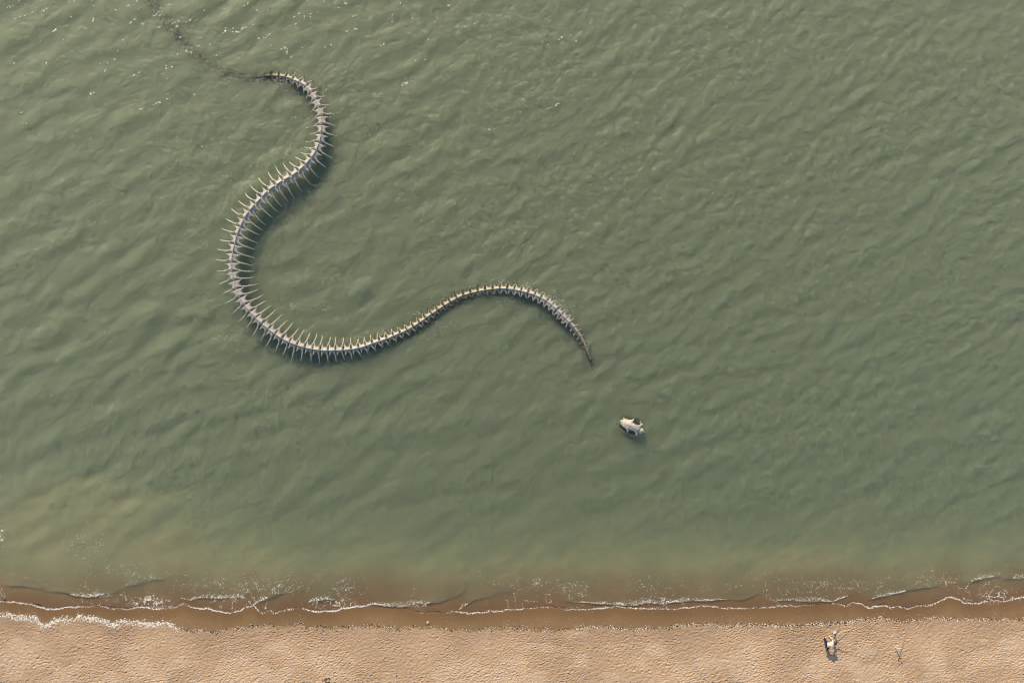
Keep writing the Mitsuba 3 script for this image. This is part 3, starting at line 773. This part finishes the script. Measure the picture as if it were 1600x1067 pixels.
def finger_set(hand, fwd, side, up, sgn):
    out = []
    for k, (off, ln) in enumerate([(-.033, .072), (-.011, .082), (.012, .077), (.033, .060)]):
        b = hand + fwd * .05 + side * off
        mid = b + fwd * ln * .5 - up * .012
        end = mid + fwd * ln * .28 - up * .035
        out += [hull((b, .0105), (mid, .0095), n=8), hull((mid, .0095), (end, .008), n=8)]
    b = hand + side * (-.036 * sgn) + fwd * .005
    m_ = b + side * (-.022 * sgn) + fwd * .03 - up * .012
    return out + [hull((b, .013), (m_, .011), n=8), hull((m_, .011), (m_ + fwd * .03 - up * .018, .009), n=8)]


def limb(*chain, n=14):
    return [hull(chain[i], chain[i + 1], n=n) for i in range(len(chain) - 1)]


def soft(parts, length, it=6):
    t_ = tri(union(parts).refine_to_length(length))
    t_.merge_vertices()
    return trimesh.smoothing.filter_taubin(t_, iterations=it)


body = limb((footA, .045), (footA + [0, 0, .06], .045), (kneeA, .058), (hA, .085)) + limb((footB, .045), (footB + [0, 0, .06], .045), (kneeB, .058), (hB, .085))
body += limb((hip, .13), (belly, .125), (chest, .135), (neckp, .06), (head, .075)) + limb((shA, .06), (elA, .044), (haA - [0.02, -.02, 0], .03)) + limb((shB, .06), (elB, .044), (haB - [.03, .0, 0], .03))
body += [hull((shA, .06), (shB, .06), (chest, .12), (belly, .11), n=14), hull((head, .085), (head + [.045, .0, -.05], .07), (head + [.06, 0, -.09], .04), n=14), hull((head + [.09, 0, -.02], .014), (head + [.112, 0, -.055], .016), n=8)]
for sg in (-1, 1):
    body.append(hull((head + [.0, sg * .086, -.02], .018), (head + [-.005, sg * .088, -.05], .013), n=8))
for hnd, sgn in ((haA, 1), (haB, -1)):
    fw = np.array([.55, .75, -.3]); fw /= np.linalg.norm(fw)
    sd_ = np.cross(fw, [0, 0, 1]); sd_ /= np.linalg.norm(sd_)
    u_ = np.cross(sd_, fw)
    body += [hull((hnd - fw * .04, .024), (hnd + fw * .05 + sd_ * .03, .014), (hnd + fw * .05 - sd_ * .03, .014), n=10)] + finger_set(hnd, fw, sd_, u_, sgn)
add('person__body', soft(body, 0.014, 5), 'skin', 60)
tr = limb((footA + [0, 0, .05], .085), (kneeA, .115), (hA, .14)) + limb((footB + [0, 0, .05], .080), (kneeB, .10), (hB, .125)) + [hull((hA + [-.04, 0, 0], .13), (hB + [-.04, 0, 0], .13), (hip + [.0, 0, .02], .14), n=14)]
add('person__trousers', soft(tr, 0.03), 'trouser_navy', 60)
sh = [hull((hip + [.04, .07, .02], .155), (hip + [.04, -.07, .02], .155), (belly, .17), n=16), hull((belly, .185), (chest + [0, .09, 0], .16), (chest + [0, -.09, 0], .16), n=16), hull((shA, .095), (shB, .095), (chest, .155), (neckp - [.06, 0, .03], .10), n=16)]
sh += limb((shA, .088), (shA * .4 + elA * .6, .068)) + limb((shB, .088), (shB * .4 + elB * .6, .068))
add('person__shirt', soft(sh, 0.03), 'shirt_cream', 60)
ha = hull((head + [.0, 0, .04], .112), (head + [-.05, .03, -.02], .08), (head + [-.05, -.03, -.02], .08), (head + [.055, 0, .03], .08), n=16)
add('person__hair', soft([ha], 0.03, 3), 'hair_black', 60)
for j, ft in enumerate((footA, footB)):
    add(f'person__{num("shoe", j)}', soft([hull((ft + [-.06, 0, -.025], .048), (ft + [.05, .015, -.03], .045), (ft + [.15, .03, -.04], .036), (ft + [0, 0, .05], .05), n=14)], 0.03, 3), 'shoe_white', 60)
for j, sg in enumerate((-1, 1)):
    add(f'person__{num("eye", j)}', ball(head + [.092, sg * .032, -.028], .012, 10), 'eye_dark', 60)
tag('person', 'person in a cream shirt and navy trousers bending over fishing rods', 'person')
